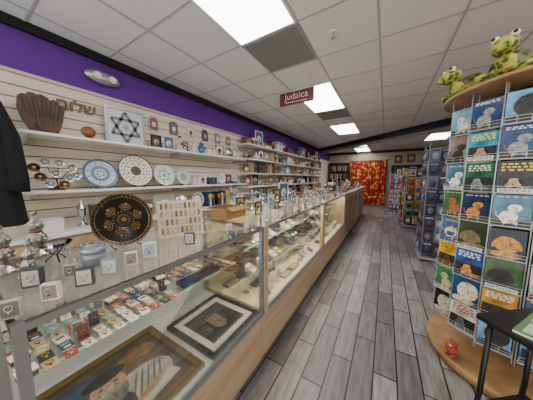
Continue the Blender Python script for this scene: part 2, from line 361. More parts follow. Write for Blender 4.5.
def mk_plate(d,rings,label,dots=None,feet=True):
    def f():
        r=root('decorative_plate',label,'plate'); R=d/2; b=B(); rot=(pi/2,0,0); c=(0,0,R+.006)
        for r0,r1,hx in rings:
            pf=lambda q:-(.018*max(0,(q-.55))/.45)
            mm=hx if not isinstance(hx,str) else mat(hx,.3)
            b.lathe([(r0*R,pf(r0)*-1),(r1*R,pf(r1)*-1)],mm,c,rot,40)
        b.lathe([(R,.018),(R*.99,.012),(R*.5,-.006),(0,-.006)],mat('#6b6258',.4),c,rot,40)
        if dots:
            for di,(n_,rr,sz,hx) in enumerate(dots):
                mm=hx if not isinstance(hx,str) else mat(hx,.3)
                for k in range(n_):
                    a=2*pi*k/n_+.3; yy=-.0015-.018*max(0,(rr-.55))/.45-.001-.0007*di
                    b.disc(rr*R*math.cos(a),R+.006+rr*R*math.sin(a),sz*R,sz*R,mm,yy,seg=14,t=.002)
        b.obj('dish',r)
        s=B(); s.box((0,.03,.02),(.12,.006,.006),BLACK)
        for x in (-.05,.05): s.tube([(x,-.03,.012),(x,-.026,.003),(x,.05,.003),(x,.03,.12)],.003,BLACK,6)
        s.obj('easel',r)
        return r
    return f
def mk_mug():
    r=root('ceramic_mug','white ceramic mug with dark pattern','mug')
    B().lathe([(0,0),(.035,.002),(.038,.01),(.038,.085),(.034,.085),(.033,.01),(0,.008)],mat('#d9d9d6',.25)).obj('body',r)
    B().ring((.045,0,.045),.022,.005,mat('#d9d9d6',.25),(pi/2,0,0),16).obj('handle',r)
    q=B(); q.lathe([(.0384,.03),(.0384,.055)],mat('#6a7482')).obj('pattern_band',r); return r
def mk_earcard(h,h2='#b0b4b8',inn='#d8d2c6'):
    def f():
        r=root('jewellery_box','small upright display box with jewellery','jewellery box')
        B().box((0,.0,.028),(.045,.02,.056),mat(h,.4),bev=.002).obj('body',r)
        q=B(); q.box((0,-.0108,.03),(.035,.0012,.044),mat(inn,.5,0,.03)); q.ring((0,-.013,.034),.009,.0016,SILVER,(pi/2,0,0),14); q.ball((0,-.0135,.022),.004,mat(h2,.2,.5),seg=8); q.obj('pendant',r); return r
    return f
def mk_flatcard(h,h2,w=.05,l_=.07):
    def f():
        r=root('jewellery_card','flat coloured card with small metal pendant','jewellery card')
        B().box((0,0,.002),(w,l_,.004),mat(h),bev=.001).obj('card',r)
        B().ring((0,.01,.006),.012,.0015,mat(h2,.3,.8)).ball((0,-.01,.006),(.006,.008,.003),mat(h2,.3,.8),seg=8).obj('pendant',r); return r
    return f
def mk_booklet(h,h2):
    def f():
        r=root('booklet','small closed booklet with printed cover','booklet')
        B().box((0,0,.004),(.056,.08,.006),CREAM).obj('pages',r)
        B().box((0,0,.0078),(.058,.082,.0015),mat(h)).box((0,.015,.009),(.04,.02,.0008),mat(h2)).box((0,-.02,.009),(.03,.015,.0008),mat('#c9ccd0')).obj('cover',r); return r
    return f
def mk_openbox(h):
    def f():
        r=root('ring_box','small open hinged box with a ring inside','ring box')
        B().box((0,0,.012),(.045,.04,.024),mat(h,.5),bev=.002).obj('body',r); B().box((0,.026,.038),(.045,.014,.036),mat(h,.5),(-.35,0,0),bev=.002).obj('lid',r)
        B().ring((0,0,.028),.009,.002,GOLD,(pi/2,0,0),12).obj('ring',r); return r
    return f
def mk_tray(h,hs):
    def f():
        r=root('ring_tray','velvet-lined tray of small rings and charms','jewellery tray')
        b=B(); b.box((0,0,.004),(.2,.09,.008),mat(h,.8))
        for s in (-1,1): b.box((s*.1,0,.01),(.006,.096,.02),mat('#6a4a34')); b.box((0,s*.046,.01),(.2,.005,.02),mat('#6a4a34'))
        b.obj('tray',r); q=B()
        for i in range(8):
            for j in range(3): q.ring((-.08+i*.023,-.028+j*.028,.014),.007,.0018,mat(hs[(i+j)%len(hs)],.3,.6),(pi/2,0,.3),10)
        o=q.obj('ring',r); o['kind']='stuff'; return r
    return f
def mk_bust():
    r=root('necklace_stand','white velvet necklace bust with silver chain','necklace stand')
    B().lathe([(0,0),(.04,.002),(.035,.01),(.015,.03),(.02,.05),(.05,.09),(.045,.12),(.018,.15),(.016,.175),(0,.177)],mat('#ece6da',.8),seg=18).obj('bust',r)
    r.children[0].scale=(1,.55,1)
    B().ring((0,-.012,.125),.032,.002,GOLD,(rad(62),0,0),20).ball((0,-.032,.095),.006,mat('#3b7ab5',.2),seg=8).obj('necklace',r); return r
def mk_pad(h):
    def f():
        r=root('pendant_pad','small sloped pad with pendants on chains','jewellery pad')
        B().prism([(-.05,0),(.05,0),(.05,.01),(-.05,.06)],.09,mat(h,.8),rot=(0,0,-pi/2)).obj('pad',r)
        for k in range(3): q=B(); q.ring((-.028+k*.028,-.0,.044),.010,.0022,GOLD if k%2 else mat('#5a5c60',.3,.9),(rad(30),0,0),12); q.tube([(-.028+k*.028,-.008,.04),(-.028+k*.028,-.016,.035)],.005,mat(['#2e6db0','#b8322f','#7a7c80'][k],.2),6); q.obj('pendant',r)
        return r
    return f
def mk_plush(h,h2):
    def f():
        r=root('soft_toy','small seated plush bear toy','soft toy')
        B().ball((0,0,.05),(.04,.035,.05),mat(h,.95,bump=.3)).ball((0,-.005,.115),(.033,.03,.03),mat(h,.95,bump=.3)).ball((.024,0,.142),.012,mat(h,.95,bump=.3),seg=8).ball((-.024,0,.142),.012,mat(h,.95,bump=.3),seg=8).ball((.03,-.035,.02),(.015,.03,.015),mat(h,.95,bump=.3)).ball((-.03,-.035,.02),(.015,.03,.015),mat(h,.95,bump=.3)).ball((.042,-.015,.065),(.012,.012,.028),mat(h,.95,bump=.3)).ball((-.042,-.015,.065),(.012,.012,.028),mat(h,.95,bump=.3)).obj('body',r)
        B().ball((0,-.032,.108),(.014,.01,.011),mat(h2,.9)).ball((.011,-.032,.122),.004,BLACK,seg=6).ball((-.011,-.032,.122),.004,BLACK,seg=6).obj('face',r); return r
    return f
def mk_silverdish():
    r=root('silver_tray','silver oval tray leaning on a stand','tray')
    B().lathe([(0,.006),(.07,.004),(.085,-.006),(.09,-.004),(.085,.002),(0,.009)],SILVER,(0,0,.095),(pi/2-.2,0,0),28).obj('tray_body',r); B().tube([(-.04,-.03,.01),(-.04,.04,.003),(-.03,.03,.08)],.003,SILVER,6).tube([(.04,-.03,.01),(.04,.04,.003),(.03,.03,.08)],.003,SILVER,6).obj('stand',r); return r
def mk_kbox():
    r=root('keepsake_box','carved wooden keepsake box with brass clasp','box')
    B().box((0,0,.035),(.13,.09,.07),wood('#5a3a24','#8a6240',.4,(5,5,5)),bev=.004).obj('body',r); B().box((0,0,.082),(.136,.096,.022),wood('#4a2f1c','#7a5434',.4,(5,5,5)),bev=.006).obj('lid',r); B().box((0,-.048,.07),(.016,.004,.02),GOLD).obj('clasp',r); return r
ITEMS=[('cup',cup,.12),('candle',candle,.1),('vb',vase('#6a7c8c'),.12),('vw',vase('#d6d2ca'),.12),('spice',spice,.08),('bx1',mk_box('#4a6078'),.14),('bx2',mk_box('#7a3a34',.1,.08,.12),.12),('bx3',mk_box('#d6ccb4',.16,.1,.05,'#b9a47a'),.18),('bx4',mk_box('#e0ded8',.1,.08,.16,'#c9c5bc'),.12),('bx5',mk_box('#e4e0d6',.2,.12,.15,'#a8b0b4'),.22),('bx6',mk_box('#3a4a60',.17,.1,.18,'#d8d2c0'),.19),
 ('m1',mk_menorah('s'),.26),('m2',mk_menorah('g'),.26),('m3',mk_menorah('b'),.26),('h1',mk_hamsa('#3a5f84'),.16),('h2',mk_hamsa('#b9923a'),.16),('h3',mk_hamsa('#7a9894'),.16),('f1',mk_fig('#5a3a28','#1c1a1a'),.11),('f2',mk_fig('#c8c2b6','#2a2a30'),.11),('sd',mk_silverdish,.19),('ck',mk_kbox,.16),
 ('fr0',mk_frame(0),.15),('fr1',mk_frame(1,'#b9ac90'),.15),('fr2',mk_frame(2,'#d8d6d0'),.15),('fr3',mk_frame(3),.15),('fr4',mk_frame(4,'#7a5a2a',.18,.14),.2),('fr5',mk_frame(5,'#1c1c20',.12,.18),.14),('fr6',mk_frame(1,'#e0ddd6',.2,.25),.22),('fr7',mk_frame(2,'#3a2a1c',.22,.24),.24),('fr8',mk_frame(4,'#b0a488',.24,.2),.26),('fr9',mk_frame(3,'#c9c4ba',.26,.25),.28),('mug',mk_mug,.14),
 ('pl1',mk_plate(.2,[(0,.6,'#d8d6ce'),(.6,.85,'#4a6c8c'),(.85,1,'#d8d6ce')],'small blue and white plate on black easel',[(8,.75,.06,'#f0e8d0')]),.22),
 ('pl2',mk_plate(.22,[(0,.5,'#d8cfb8'),(.5,.9,'#7a4a3a'),(.9,1,'#b9924a')],'small brown and cream plate on black easel',[(10,.7,.05,'#f0e8d0')]),.24),
 ('pl3',mk_plate(.24,[(0,.35,'#b9c0c4'),(.35,.95,'#e4e2dc'),(.95,1,'#8a8e92')],'white and silver plate on black easel',[(6,.66,.16,'#b0b4b8')]),.26)]
MK={a:b for a,b,_ in ITEMS}
BK=[('bk%d'%i,mk_book(h,hh),.036) for i,(h,hh) in enumerate([('#6a2a2a',.22),('#2a3a5a',.24),('#4a5548',.2),('#b9a47a',.23),('#1c1c1e',.235),('#d6d2ca',.21)])]
def rowfill(y0,y1,x,z,group,keys=None,rot=pi/2,jx=.012,sc=(1,1.2),gap=.015,alongx=False):
    y=y0
    pool=[i for i in ITEMS if keys is None or i[0] in keys]
    def L(t,o): return (t,x+o,z+.0005) if alongx else (x+o,t,z+.0005)
    while y<y1-.1:
        it=random.choice(pool)
        if random.random()<.14 and keys is None:
            y+=.03
            for k in range(random.randint(4,9)):
                q=random.choice(BK)
                if y<y1-.05: place(q[0],q[1],L(y,0),pi/2 if not alongx else 0,1,group)
                y+=.036
            y+=.03; continue
        s=random.uniform(*sc); w=it[2]*s
        if y+w>y1: y+=.05; continue
        place(it[0],it[1],L(y+w/2,random.uniform(-jx,jx)),rot+random.uniform(-.06,.06),s,group)
        y+=w+gap
# ---------------- named wall items
r=root('wood_carving','compact dark brown wooden carving of joined hands','wood carving',(-2.63,.53,1.786),pi/2+.05)
WD=wood('#2e1a0e','#5c3920',.5,(6,6,2))
q=B(); q.prism([(-.07,0),(.07,0),(.1,.05),(.125,.14),(.14,.22),(.15,.27),(.13,.285),(.105,.27),(.1,.3),(.075,.315),(.05,.30),(.04,.32),(.0,.335),(-.03,.325),(-.045,.335),(-.075,.33),(-.085,.305),(-.11,.31),(-.13,.29),(-.14,.2),(-.12,.1)],.045,WD)
for k in range(9): q.box((-.1+.025*k,-.024,.2+.008*(4-abs(k-4))),(.005,.006,.16),mat('#1c0f08'),(0,(k-4)*.06,0))
q.disc(0,.08,.05,.045,WD,-.024,t=.012); q.obj('carved_hands',r)
B().box((0,0,.012),(.17,.1,.024),WD,bev=.005).obj('base',r)
r=root('hebrew_letter_sign','gold cut-out Hebrew lettering mounted on the slatwall','sign',(-2.775,.81,2.12),pi/2)
b=B(); b.text('םולש',.2,mat('#6e4f22',.4,.2,.1),(0,-.008,0),w=.30,depth=.010,off=.002); b.obj('lettering',r)
r=root('round_wood_ornament','round brown carved wooden ornament on small foot','ornament',(-2.6,.83,1.786),pi/2)
B().ball((0,0,.075),(.06,.045,.055),wood('#6a3a1e','#9a6438',.4,(8,8,8))).obj('body',r); B().cyl((0,0,.011),.035,.022,mat('#4a2f1c')).obj('foot',r)
r=root('star_papercut_frame','silver-grey framed plaque with large grey six-pointed star','framed art',(-2.7,1.22,1.787),pi/2)
b=B()
for s in (-1,1): b.box((s*.2,0,.21),(.02,.02,.42),mat('#b8b9bb',.3,.5)); b.box((0,0,.21+s*.2),(.38,.02,.02),mat('#b8b9bb',.3,.5))
b.obj('frame',r); B().box((0,.003,.21),(.38,.008,.38),mat('#cfcfcd',.5,0,.2,45)).obj('mat_board',r)
q=B(); SB=mat('#7d8186',.4,.2,.2,70)
def star(b,cx_,cz,R,w,m,y=-.004):
    for o in (0,pi):
        P=[Vector((cx_+R*math.sin(o+2*pi*k/3),cz+R*math.cos(o+2*pi*k/3))) for k in range(3)]
        for k in range(3):
            A,C_=P[k],P[(k+1)%3]; D=C_-A; b.box(((A.x+C_.x)/2,y,(A.y+C_.y)/2),(D.length,.004,w),m,(0,-math.atan2(D.y,D.x),0))
star(q,0,.21,.17,.032,SB); q.disc(0,.21,.035,.035,mat('#a2a5a8'),-.005,t=.002); q.obj('star',r)
for i,(k,y,s,x) in enumerate([('fr3',1.53,1.05,-2.62),('fr6',1.72,.75,-2.64),('f2',1.87,1.15,-2.6),('fr5',1.99,.9,-2.66),('vw',2.12,.9,-2.6),('h1',2.26,1,-2.6),('bx5',2.46,.9,-2.62),('fr7',2.71,.85,-2.64),('sd',2.93,1.05,-2.6),('pl1',3.15,1,-2.64)]):
    place(k,MK[k],(x,y,1.7865),pi/2,s,'items on the upper shelf')
for k in range(6): place('wp%d'%(k%5),mk_plaque(k%5,['#b9b0a0','#7a5a34','#c9c4ba','#3a4a5a','#8a8478'][k%5]),(XL+.024,1.6+k*.3,2.13),pi/2,.95,'plaques hanging on the slatwall')
r=root('medallion_sculpture','branching shiny silver sculpture of linked round cups','sculpture',(-2.6,.56,1.289),pi/2)
q=B(); pts=[(-.13,.2),(-.06,.25),(.03,.24),(.11,.2),(-.1,.12),(0,.15),(.09,.11),(-.04,.06),(.05,.05),(.14,.13)]
for k,(x,z) in enumerate(pts):
    q.tube([(0,0,.0),(x*.3,0,z*.5),(x,0,z)],.004,BRONZE,6)
    q.lathe([(0,.0),(.02,.002),(.034,.02),(.038,.03),(.034,.03),(.018,.008),(0,.006)],BRONZE if k%4==0 else SILVER,(x,0,z),(pi/2,0,0),18); q.ball((x,-.012,z),.017,mat('#c9c5bc',.2,.5),seg=10)
q.lathe([(0,0),(.06,.002),(.05,.012),(0,.016)],BRONZE); q.obj('stem',r)
def pl(key,d,rings,label,y,dots=None,x=-2.6,z=1.2895,tl=-.22):
    o=mk_plate(d,rings,label,dots)(); o.location=(x,y,z); o.rotation_euler=(0,0,pi/2)
    for c in o.children: c.rotation_euler=(tl if 'easel' not in c.name else 0,0,0)
    return o
pl('a',.31,[(0,.35,'#cfd8dc'),(.35,.55,'#6d8496'),(.55,.85,'#c5cdd2'),(.85,1,'#4f6a84')],'blue and white painted plate standing on shelf',.91,[(12,.7,.055,'#6d8496'),(6,.2,.06,'#4f6a84')])
pl('b',.39,[(0,.3,'#5a5246'),(.3,.62,'#eae4d6'),(.62,.66,'#8a7a5a'),(.66,.95,'#eae4d6'),(.95,1,'#3a342c')],'large cream plate with dark and gold pattern',1.27,[(20,.8,.04,'#4a4640'),(8,.47,.06,'#8a7a5c')])
pl('c',.29,[(0,.4,'#e1e1dc'),(.4,.5,'#8a98a0'),(.5,1,'#e4e3de')],'white seder plate with raised small wells',1.62,[(6,.68,.17,'#b9c0c2'),(1,0,.16,'#a89878')])
pl('d',.25,[(0,.5,'#7fa89a'),(.5,.6,'#e9e4d8'),(.6,1,'#b9c5bc')],'pale green glazed plate on the shelf',1.92,[(8,.78,.08,'#e9e4d8')])
for k,y,s in [('bx4',2.12,1),('fr2',2.27,1.0),('bx6',2.46,.95),('pl3',2.70,.85),('fr0',2.89,1.1),('bx1',3.05,1),('spice',3.2,1)]:
    place(k,MK[k],(-2.6,y,1.2895),pi/2,s,'items on the second shelf')
for y0,y1 in ((3.4,6.05),(6.2,9.1)):
    rowfill(y0,y1,-2.62,SZ[0],'stock on the far wall shelves',sc=(1.35,1.8))
    for z in SZ[1:]: rowfill(y0,y1,-2.62,z,'stock on the far wall shelves',sc=(1.04,1.1),gap=.01)
rowfill(.65,3.3,-2.55,.9305,'items on the low back cabinet',sc=(1.1,1.25))
rowfill(3.4,9.0,-2.55,.9305,'items on the low back cabinet',sc=(.98,1.08))
for k in range(4):
    o=root('book','thick white paperback lying in a stack','book',(-2.52,.44,.931+k*.028),pi/2+.05*k,group='stack of white books'); B().box((0,0,.0015),(.2,.15,.003),WHITE).box((0,0,.0255),(.2,.15,.003),WHITE).box((0,-.0735,.0135),(.2,.003,.023),WHITE).obj('cover',o); B().box((0,.002,.0135),(.19,.14,.02),CREAM).obj('pages',o)
# black garment
r=root('black_robe','long black robe hanging on a hanger against slatwall','clothing',(-2.38,.07,2.0),pi/2)
CL=mat('#0e0e12',.9,0,.3,12); b=B(); rings=[]; seg=36; i=b.mi(CL)
for t,w,dp in [(0,.05,.04),(-.03,.14,.06),(-.08,.2,.08),(-.2,.23,.09),(-.45,.23,.1),(-.7,.25,.1),(-.95,.27,.11)]:
    rings.append([b.bm.verts.new((w*math.cos(a),dp*math.sin(a)*(1+.25*math.sin(a*7)*min(1,-t*1.5)),t)) for a in [2*pi*k/seg for k in range(seg)]])
for A_,B_ in zip(rings,rings[1:]):
    for k in range(seg):
        f=b.bm.faces.new((A_[k],A_[(k+1)%seg],B_[(k+1)%seg],B_[k])); f.material_index=i; f.smooth=True
b.obj('robe_body',r)
for s in (-1,1): B().tube([(s*.16,0,-.08),(s*.22,-.01,-.3),(s*.23,-.03,-.6),(s*.22,-.04,-.7)],[.06,.06,.065,.07],CL,12).obj('sleeve',r)
B().tube([(0,0,0),(0,0,.06),(.02,0,.09),(0,.03,.1),(0,.2,.09),(0,.41,.08)],.004,STEEL,6).obj('hanger',r)
# ---------------------------------------------------------------- counter-top items
ZT=1.0715
COP=mat('#7c5a34',.3,.6,.4,90); CO2=mat('#a08050',.3,.6,.4,90)
o=mk_plate(.25,[(0,.22,'#4a341c'),(.22,.3,'#16120f'),(.3,.86,mat('#140e0a',.15)),(.86,.88,CO2),(.88,.96,mat('#1a120c',.2)),(.96,.98,CO2),(.98,1,mat('#120d0a',.15))],'large dark glossy brown and gold seder plate on easel',[(6,.6,.23,CO2),(6,.6,.21,'#22150c'),(6,.6,.16,COP),(6,.6,.10,'#2a1a0e'),(6,.6,.05,CO2),(40,.92,.014,CO2),(18,.33,.022,CO2),(6,.82,.03,COP),(1,0,.2,COP),(1,0,.16,'#22150c'),(1,0,.08,CO2)])()
o.location=(-1.05,.44,ZT); o.rotation_euler=(0,0,pi/2-.15)
for c in o.children:
    if 'easel' not in c.name: c.rotation_euler=(-.2,0,0)
r=root('mezuzah_rack','pale tan display board with rows of small cases','display rack',(-.99,.70,ZT),pi/2-.45)
B().box((0,.02,.1),(.24,.01,.2),mat('#d6c8a8'),(-.2,0,0)).box((0,.0,.006),(.24,.09,.012),mat('#c4b48e')).obj('board',r)
c_=['#8a6a44','#b0aca0','#a08a5a','#6a5a48','#c0b49a']
for i_ in range(9):
    for j in range(4): B().box((-.1+i_*.025,-.005+.01*j,.035+j*.045),(.011,.008,.034),mat(c_[(i_*2+j)%5],.3),(-.2,0,0),bev=.002).obj('mezuzah_case',r)
r=root('round_tin','grey round metal tin with fitted lid','tin',(-.94,.28,ZT))
B().cyl((0,0,.025),.036,.05,mat('#8f9498',.35,.5)).obj('body',r); B().cyl((0,0,.058),.038,.018,mat('#a2a7ab',.3,.5)).ring((0,0,.066),.034,.002,SILVER).obj('lid',r)
DS=mat('#9a968e',.3,.9,.45,60)
def mk_orn():
    r=root('ornate_figurine','upright ornate pewter ornament on round foot','figurine')
    b=B(); b.lathe([(0,0),(.05,.003),(.052,.012),(.04,.02),(.02,.035),(.014,.05),(.026,.06),(.036,.075),(.036,.1),(.028,.115),(.016,.125),(.024,.135),(.03,.15),(.026,.17),(.012,.185),(.008,.205),(0,.21)],DS)
    for zz,R_,n_ in ((.014,.05,12),(.088,.037,10),(.16,.029,8)):
        for k in range(n_): a=2*pi*k/n_; b.ball((R_*math.cos(a),R_*math.sin(a),zz),.006,mat('#c9c4ba',.3,.7),seg=6)
    b.ball((0,0,.215),.012,DS,seg=10); b.obj('body',r)
    B().ring((0,0,.124),.019,.004,mat('#7a2424',.7)).obj('ribbon',r); return r
for x,y,s in [(-1.23,.06,1.0),(-1.24,.19,.85),(-1.11,.09,.75),(-1.0,.13,.5)]: place('orn',mk_orn,(x,y,ZT),s*3,s,'pewter ornaments on the case')
r=root('footed_glass_bowl','shallow glass bowl on twisted black stand','bowl',(-1.11,.215,ZT),0); r.scale=(.75,)*3
B().lathe([(.0,.07),(.05,.078),(.07,.1),(.065,.1),(.045,.083),(0,.075)],glassmat('#dfeeee',1.2)).obj('bowl',r); b=B()
for k in range(3): a=2*pi*k/3; b.tube([(.045*math.cos(a),.045*math.sin(a),0),(.012*math.cos(a),.012*math.sin(a),.035),(.045*math.cos(a),.045*math.sin(a),.075)],.004,BLACK,6)
b.obj('stand',r)
EC=[('#d9d7d0','#3a6ea5','#a8b0b4'),('#a9a396','#b0b4b8','#6a665e'),('#3a3c42','#c9a24a','#b8b2a6'),('#d9d1c0','#9a2424','#8a8478'),('#7f8a94','#b0b4b8','#c6c2ba')]
def ear(k,loc,rot,s): place('ear%d'%k,mk_earcard(*EC[k]),loc,rot,s,'small jewellery boxes along the case top')
for k,(x,y) in enumerate([(-.745,-.02),(-.74,.06),(-.76,.13),(-.775,.205),(-.79,.275),(-.81,.35),(-.83,.43),(-.9,.12),(-.88,.2)]):
    ear([0,1,3,2,4,3,0,2,1][k],(x,y,ZT),pi/2-.55+random.uniform(-.15,.15),random.uniform(.7,1.1))
r=root('cardboard_box','open brown cardboard box with packing flaps','box',(-1.12,1.24,ZT),pi/2)
CB=mat('#9a774b',.8); b=B(); b.box((0,0,.004),(.24,.17,.006),CB)
for s in (-1,1): b.box((s*.12,0,.045),(.004,.17,.085),CB); b.box((0,s*.085,.045),(.24,.004,.085),CB)
b.obj('body',r)
for s in (-1,1): B().box((0,s*.11,.085),(.24,.06,.003),CB,(-s*.4,0,0)).obj('flap',r)
random.seed(3)
small=['cup','spice','fr0','fr1','fr2','fr3','fr5','fr6','h1','h2','h3','mug','bx1','bx2','bx3','bx4','f2','candle','m1','sd','ck','pl1']
rowfill(.8,1.06,-1.2,ZT,'small gifts on the display cases',small,sc=(.55,.75),rot=pi/2-.3)
rowfill(1.42,4.2,-1.19,ZT,'small gifts on the display cases',small,sc=(.8,1.1),rot=pi/2-.2)
rowfill(1.42,4.2,-.98,ZT,'small gifts on the display cases',small,sc=(.45,.65),rot=pi/2-.2)
y=.62
while y<4.1:
    k=random.randrange(5)
    if random.random()<.5: ear(k,(-.80+random.uniform(-.04,.04),y,ZT),pi/2-.55+random.uniform(-.3,.3),random.uniform(.6,1.15))
    elif random.random()<.4: place('spice',spice,(-.82,y,ZT),0,random.uniform(.3,.45),'small gifts on the display cases')
    y+=random.uniform(.09,.2)
rowfill(4.4,8.6,-1.15,1.0705,'gifts on the service counter',None,sc=(1.05,1.35),rot=pi/2-.1)
rowfill(4.4,8.6,-.85,1.0705,'gifts on the service counter',small,sc=(.6,.9),rot=pi/2-.1)
# ---------------------------------------------------------------- inside case 1
ZD=.4435
def big_frame(name,label,loc,w,h,fw,fm,matw,mm,artf):
    r=root(name,label,'framed picture',loc,pi/2)
    b=B()
    for s in (-1,1): b.box((s*(w/2-fw/2),0,.012),(fw,h,.024),fm,bev=.004); b.box((0,s*(h/2-fw/2),.012),(w-2*fw,fw,.024),fm,bev=.004)
    b.obj('frame',r)
    B().box((0,0,.006),(w-2*fw,h-2*fw,.01),mm).obj('mat_board',r)
    p=B(); artf(p,w-2*fw-2*matw,h-2*fw-2*matw); o=p.obj('picture',r,(0,0,.0118),(-pi/2,0,0)); return r
def portrait(p,w,h):
    p.prism([(-w/2,-h/2),(w/2,-h/2),(w/2,h/2),(-w/2,h/2)],.001,mat('#241911',.5,0,.5,8)); k=w/2
    p.disc(0,-.33*h,.7*k,.17*h,mat('#120c08'),-.001); p.disc(0,-.05*h,.40*k,.28*h,mat('#4a3424',.6,0,.4,30),-.0016)
    p.disc(.02*k,.04*h,.30*k,.2*h,mat('#a87c58',.6,0,.45,30),-.0022); p.disc(0,-.16*h,.3*k,.17*h,mat('#7a6854',.7,0,.5,50),-.0028)
    p.disc(0,.27*h,.5*k,.13*h,mat('#140d09'),-.0034); p.disc(0,.2*h,.56*k,.05*h,mat('#352418'),-.0038)
    for s in (-1,1): p.disc(s*.14*k,.08*h,.06*k,.018*h,mat('#22150d'),-.0034)
    p.disc(0,.02*h,.05*k,.06*h,mat('#b08860'),-.0034); p.disc(0,-.08*h,.1*k,.014*h,mat('#4a2a20'),-.0034)
def scholar(p,w,h):
    p.prism([(-w/2,-h/2),(w/2,-h/2),(w/2,h/2),(-w/2,h/2)],.001,mat('#5a4834',.5,0,.5,10)); k=w/2; q=h/2
    p.disc(-.5*k,.5*q,.4*k,.35*q,mat('#39465c',.6,0,.4,20),-.001); p.disc(.55*k,.55*q,.35*k,.3*q,mat('#7a5a34',.6,0,.4,20),-.001)
    p.disc(.2*k,-.4*q,.7*k,.5*q,mat('#c9c2b0',.7,0,.35,14),-.0018,rot=.2); p.disc(-.25*k,-.5*q,.35*k,.4*q,mat('#1c1a1c'),-.0024,rot=-.3)
    for t in range(5): p.disc((.15+.12*t)*k,-.35*q,.018*k,.42*q,mat('#4a4e58'),-.0026,rot=-.5)
    p.disc(-.1*k,.2*q,.28*k,.32*q,mat('#b08660',.6,0,.4,30),-.003); p.disc(-.12*k,-.06*q,.26*k,.3*q,mat('#8a8276',.7,0,.5,50),-.0036,rot=.2)
    p.disc(-.08*k,.48*q,.36*k,.17*q,mat('#141214'),-.0042)
    for s in (-1,1): p.disc((-.1+s*.12)*k,.22*q,.04*k,.022*q,BLACK,-.0042)
    p.disc(-.1*k,.1*q,.05*k,.09*q,mat('#c0946c'),-.0042)
    p.disc(.35*k,-.62*q,.3*k,.09*q,mat('#b48c66'),-.0046,rot=.3); p.prism([(-.1*k,-.95*q),(.85*k,-.8*q),(.8*k,-.6*q),(-.1*k,-.72*q)],.0006,mat('#d6ceb8'),(0,-.0042,0))
big_frame('framed_portrait','black framed dark portrait with white mat, lying flat',(-.925,.87,ZD),.43,.42,.028,mat('#0f0e0e',.3),.045,mat('#dad7d1'),portrait)
big_frame('gold_framed_painting','gold framed painting of bearded man in white shawl',(-.985,.335,ZD),.56,.5,.04,mat('#8a6a30',.35,.6,.3,60),.004,mat('#2a2118'),scholar)
ZS=.7805; random.seed(11)
fc=[('#98382f','#c9ccd0'),('#d8d4cc','#c9a24a'),('#2a3550','#c9ccd0'),('#b0986e','#7a5432'),('#2c2c30','#c9a24a'),('#7f8d8a','#c9ccd0'),('#cfbfac','#9a2424')]
gi='small jewellery on the glass shelf'
def shelfitem(x,y,z):
    c=random.randrange(7); t=random.random(); ro=pi/2+random.uniform(-.25,.25)
    if t<.08: place('ear%d'%(c%5),mk_earcard(*EC[c%5]),(x,y,z),pi/2-.4,.8,gi)
    elif t<.2: place('ob%d'%(c%3),mk_openbox(['#2a2c3a','#5a2a2a','#b9b2a6'][c%3]),(x,y,z),pi/2-.2,.75,gi)
    elif t<.5: place('bl%d'%c,mk_booklet(fc[c][0],fc[(c+3)%7][0]),(x,y,z),ro,.62,gi)
    elif t<.6: place('bxs%d'%(c%3),mk_box(['#3a3a40','#c4bcab','#6a4a34'][c%3],.12,.09,.07),(x,y,z),ro,.36,gi)
    else: place('fc%d'%c,mk_flatcard(*fc[c]),(x,y,z),ro,random.uniform(.6,.75),gi)
for r_ in range(7):
    for k in range(20):
        x=-1.245+r_*.053; y=.085+k*.0505
        if r_>=4 and .63<y<.95 : continue
        if y<1.06: shelfitem(x,y,ZS)
r=root('pen_tray','long dark blue tray holding boxed pens','tray',(-.965,.79,ZS),pi/2-.05)
TR=mat('#26304a',.5); b=B(); b.box((0,0,.004),(.27,.075,.008),TR)
for s in (-1,1): b.box((0,s*.036,.012),(.27,.004,.02),TR); b.box((s*.134,0,.012),(.004,.07,.02),TR)
b.obj('tray',r)
def mk_pen(h='#5a6a8a'):
    r=root('pen','slim metal ballpoint pen with silver tip','pen'); B().cyl((0,0,0),.005,.1,mat(h,.3,.4),rot=(pi/2,0,0),seg=10).obj('barrel',r); B().cyl((0,.055,0),.005,.012,SILVER,r2=.0025,rot=(-pi/2,0,0),seg=10).obj('tip',r); return r
for k in range(14): place('pen%d'%(k%3),lambda k=k:mk_pen(['#5a6a8a','#8a8a8c','#6a3a34'][k%3]),(-.965,.672+k*.018,ZS+.0125),pi/2+pi/2,.55,'pens in the blue tray')
for k in range(54): shelfitem(-1.24+(k%6)*.053,-.5+(k//6)*.053,ZS)
# ---------------------------------------------------------------- cases 2 & 3
for (ya,yb) in ((1.25,2.52),(2.81,4.1)):
    for z,xs in ((.6505,(-1.18,-1.05,-.9)),(.8605,(-1.18,-1.06,-.93)),(.4435,(-1.15,-.95,-.8))):
        for x in xs:
            y=ya
            while y<yb:
                t=random.random(); g='jewellery inside the lit cases'
                if t<.2 and z!=.6505: place('bust0',mk_bust,(x,y,z),pi/2-.3,random.uniform(.75,.95),g); y+=.12
                elif t<.42: c=random.randrange(3); place('pad%d'%c,mk_pad(['#d9d4c8','#a89878','#34384a'][c]),(x,y,z),pi/2+random.uniform(-.15,.15),.75,g); y+=.1
                elif t<.56: c=random.randrange(2); place('tray%d'%c,mk_tray(['#b8a888','#2a2c38'][c],['#c9ccd0','#c9a24a']),(x,y+.05,z),pi/2,.8,g); y+=.19
                elif t<.76: c=random.randrange(7); place('fc%d'%c,mk_flatcard(*fc[c]),(x,y,z),pi/2,.8,g); y+=.065
                elif t<.84: c=random.randrange(5); place('ear%d'%c,mk_earcard(*EC[c]),(x,y,z),pi/2-.3,.9,g); y+=.06
                elif t<.92: place('spice',spice,(x,y,z),0,.55,g); y+=.06
                else: place('cup',cup,(x,y,z),0,.65,g); y+=.09
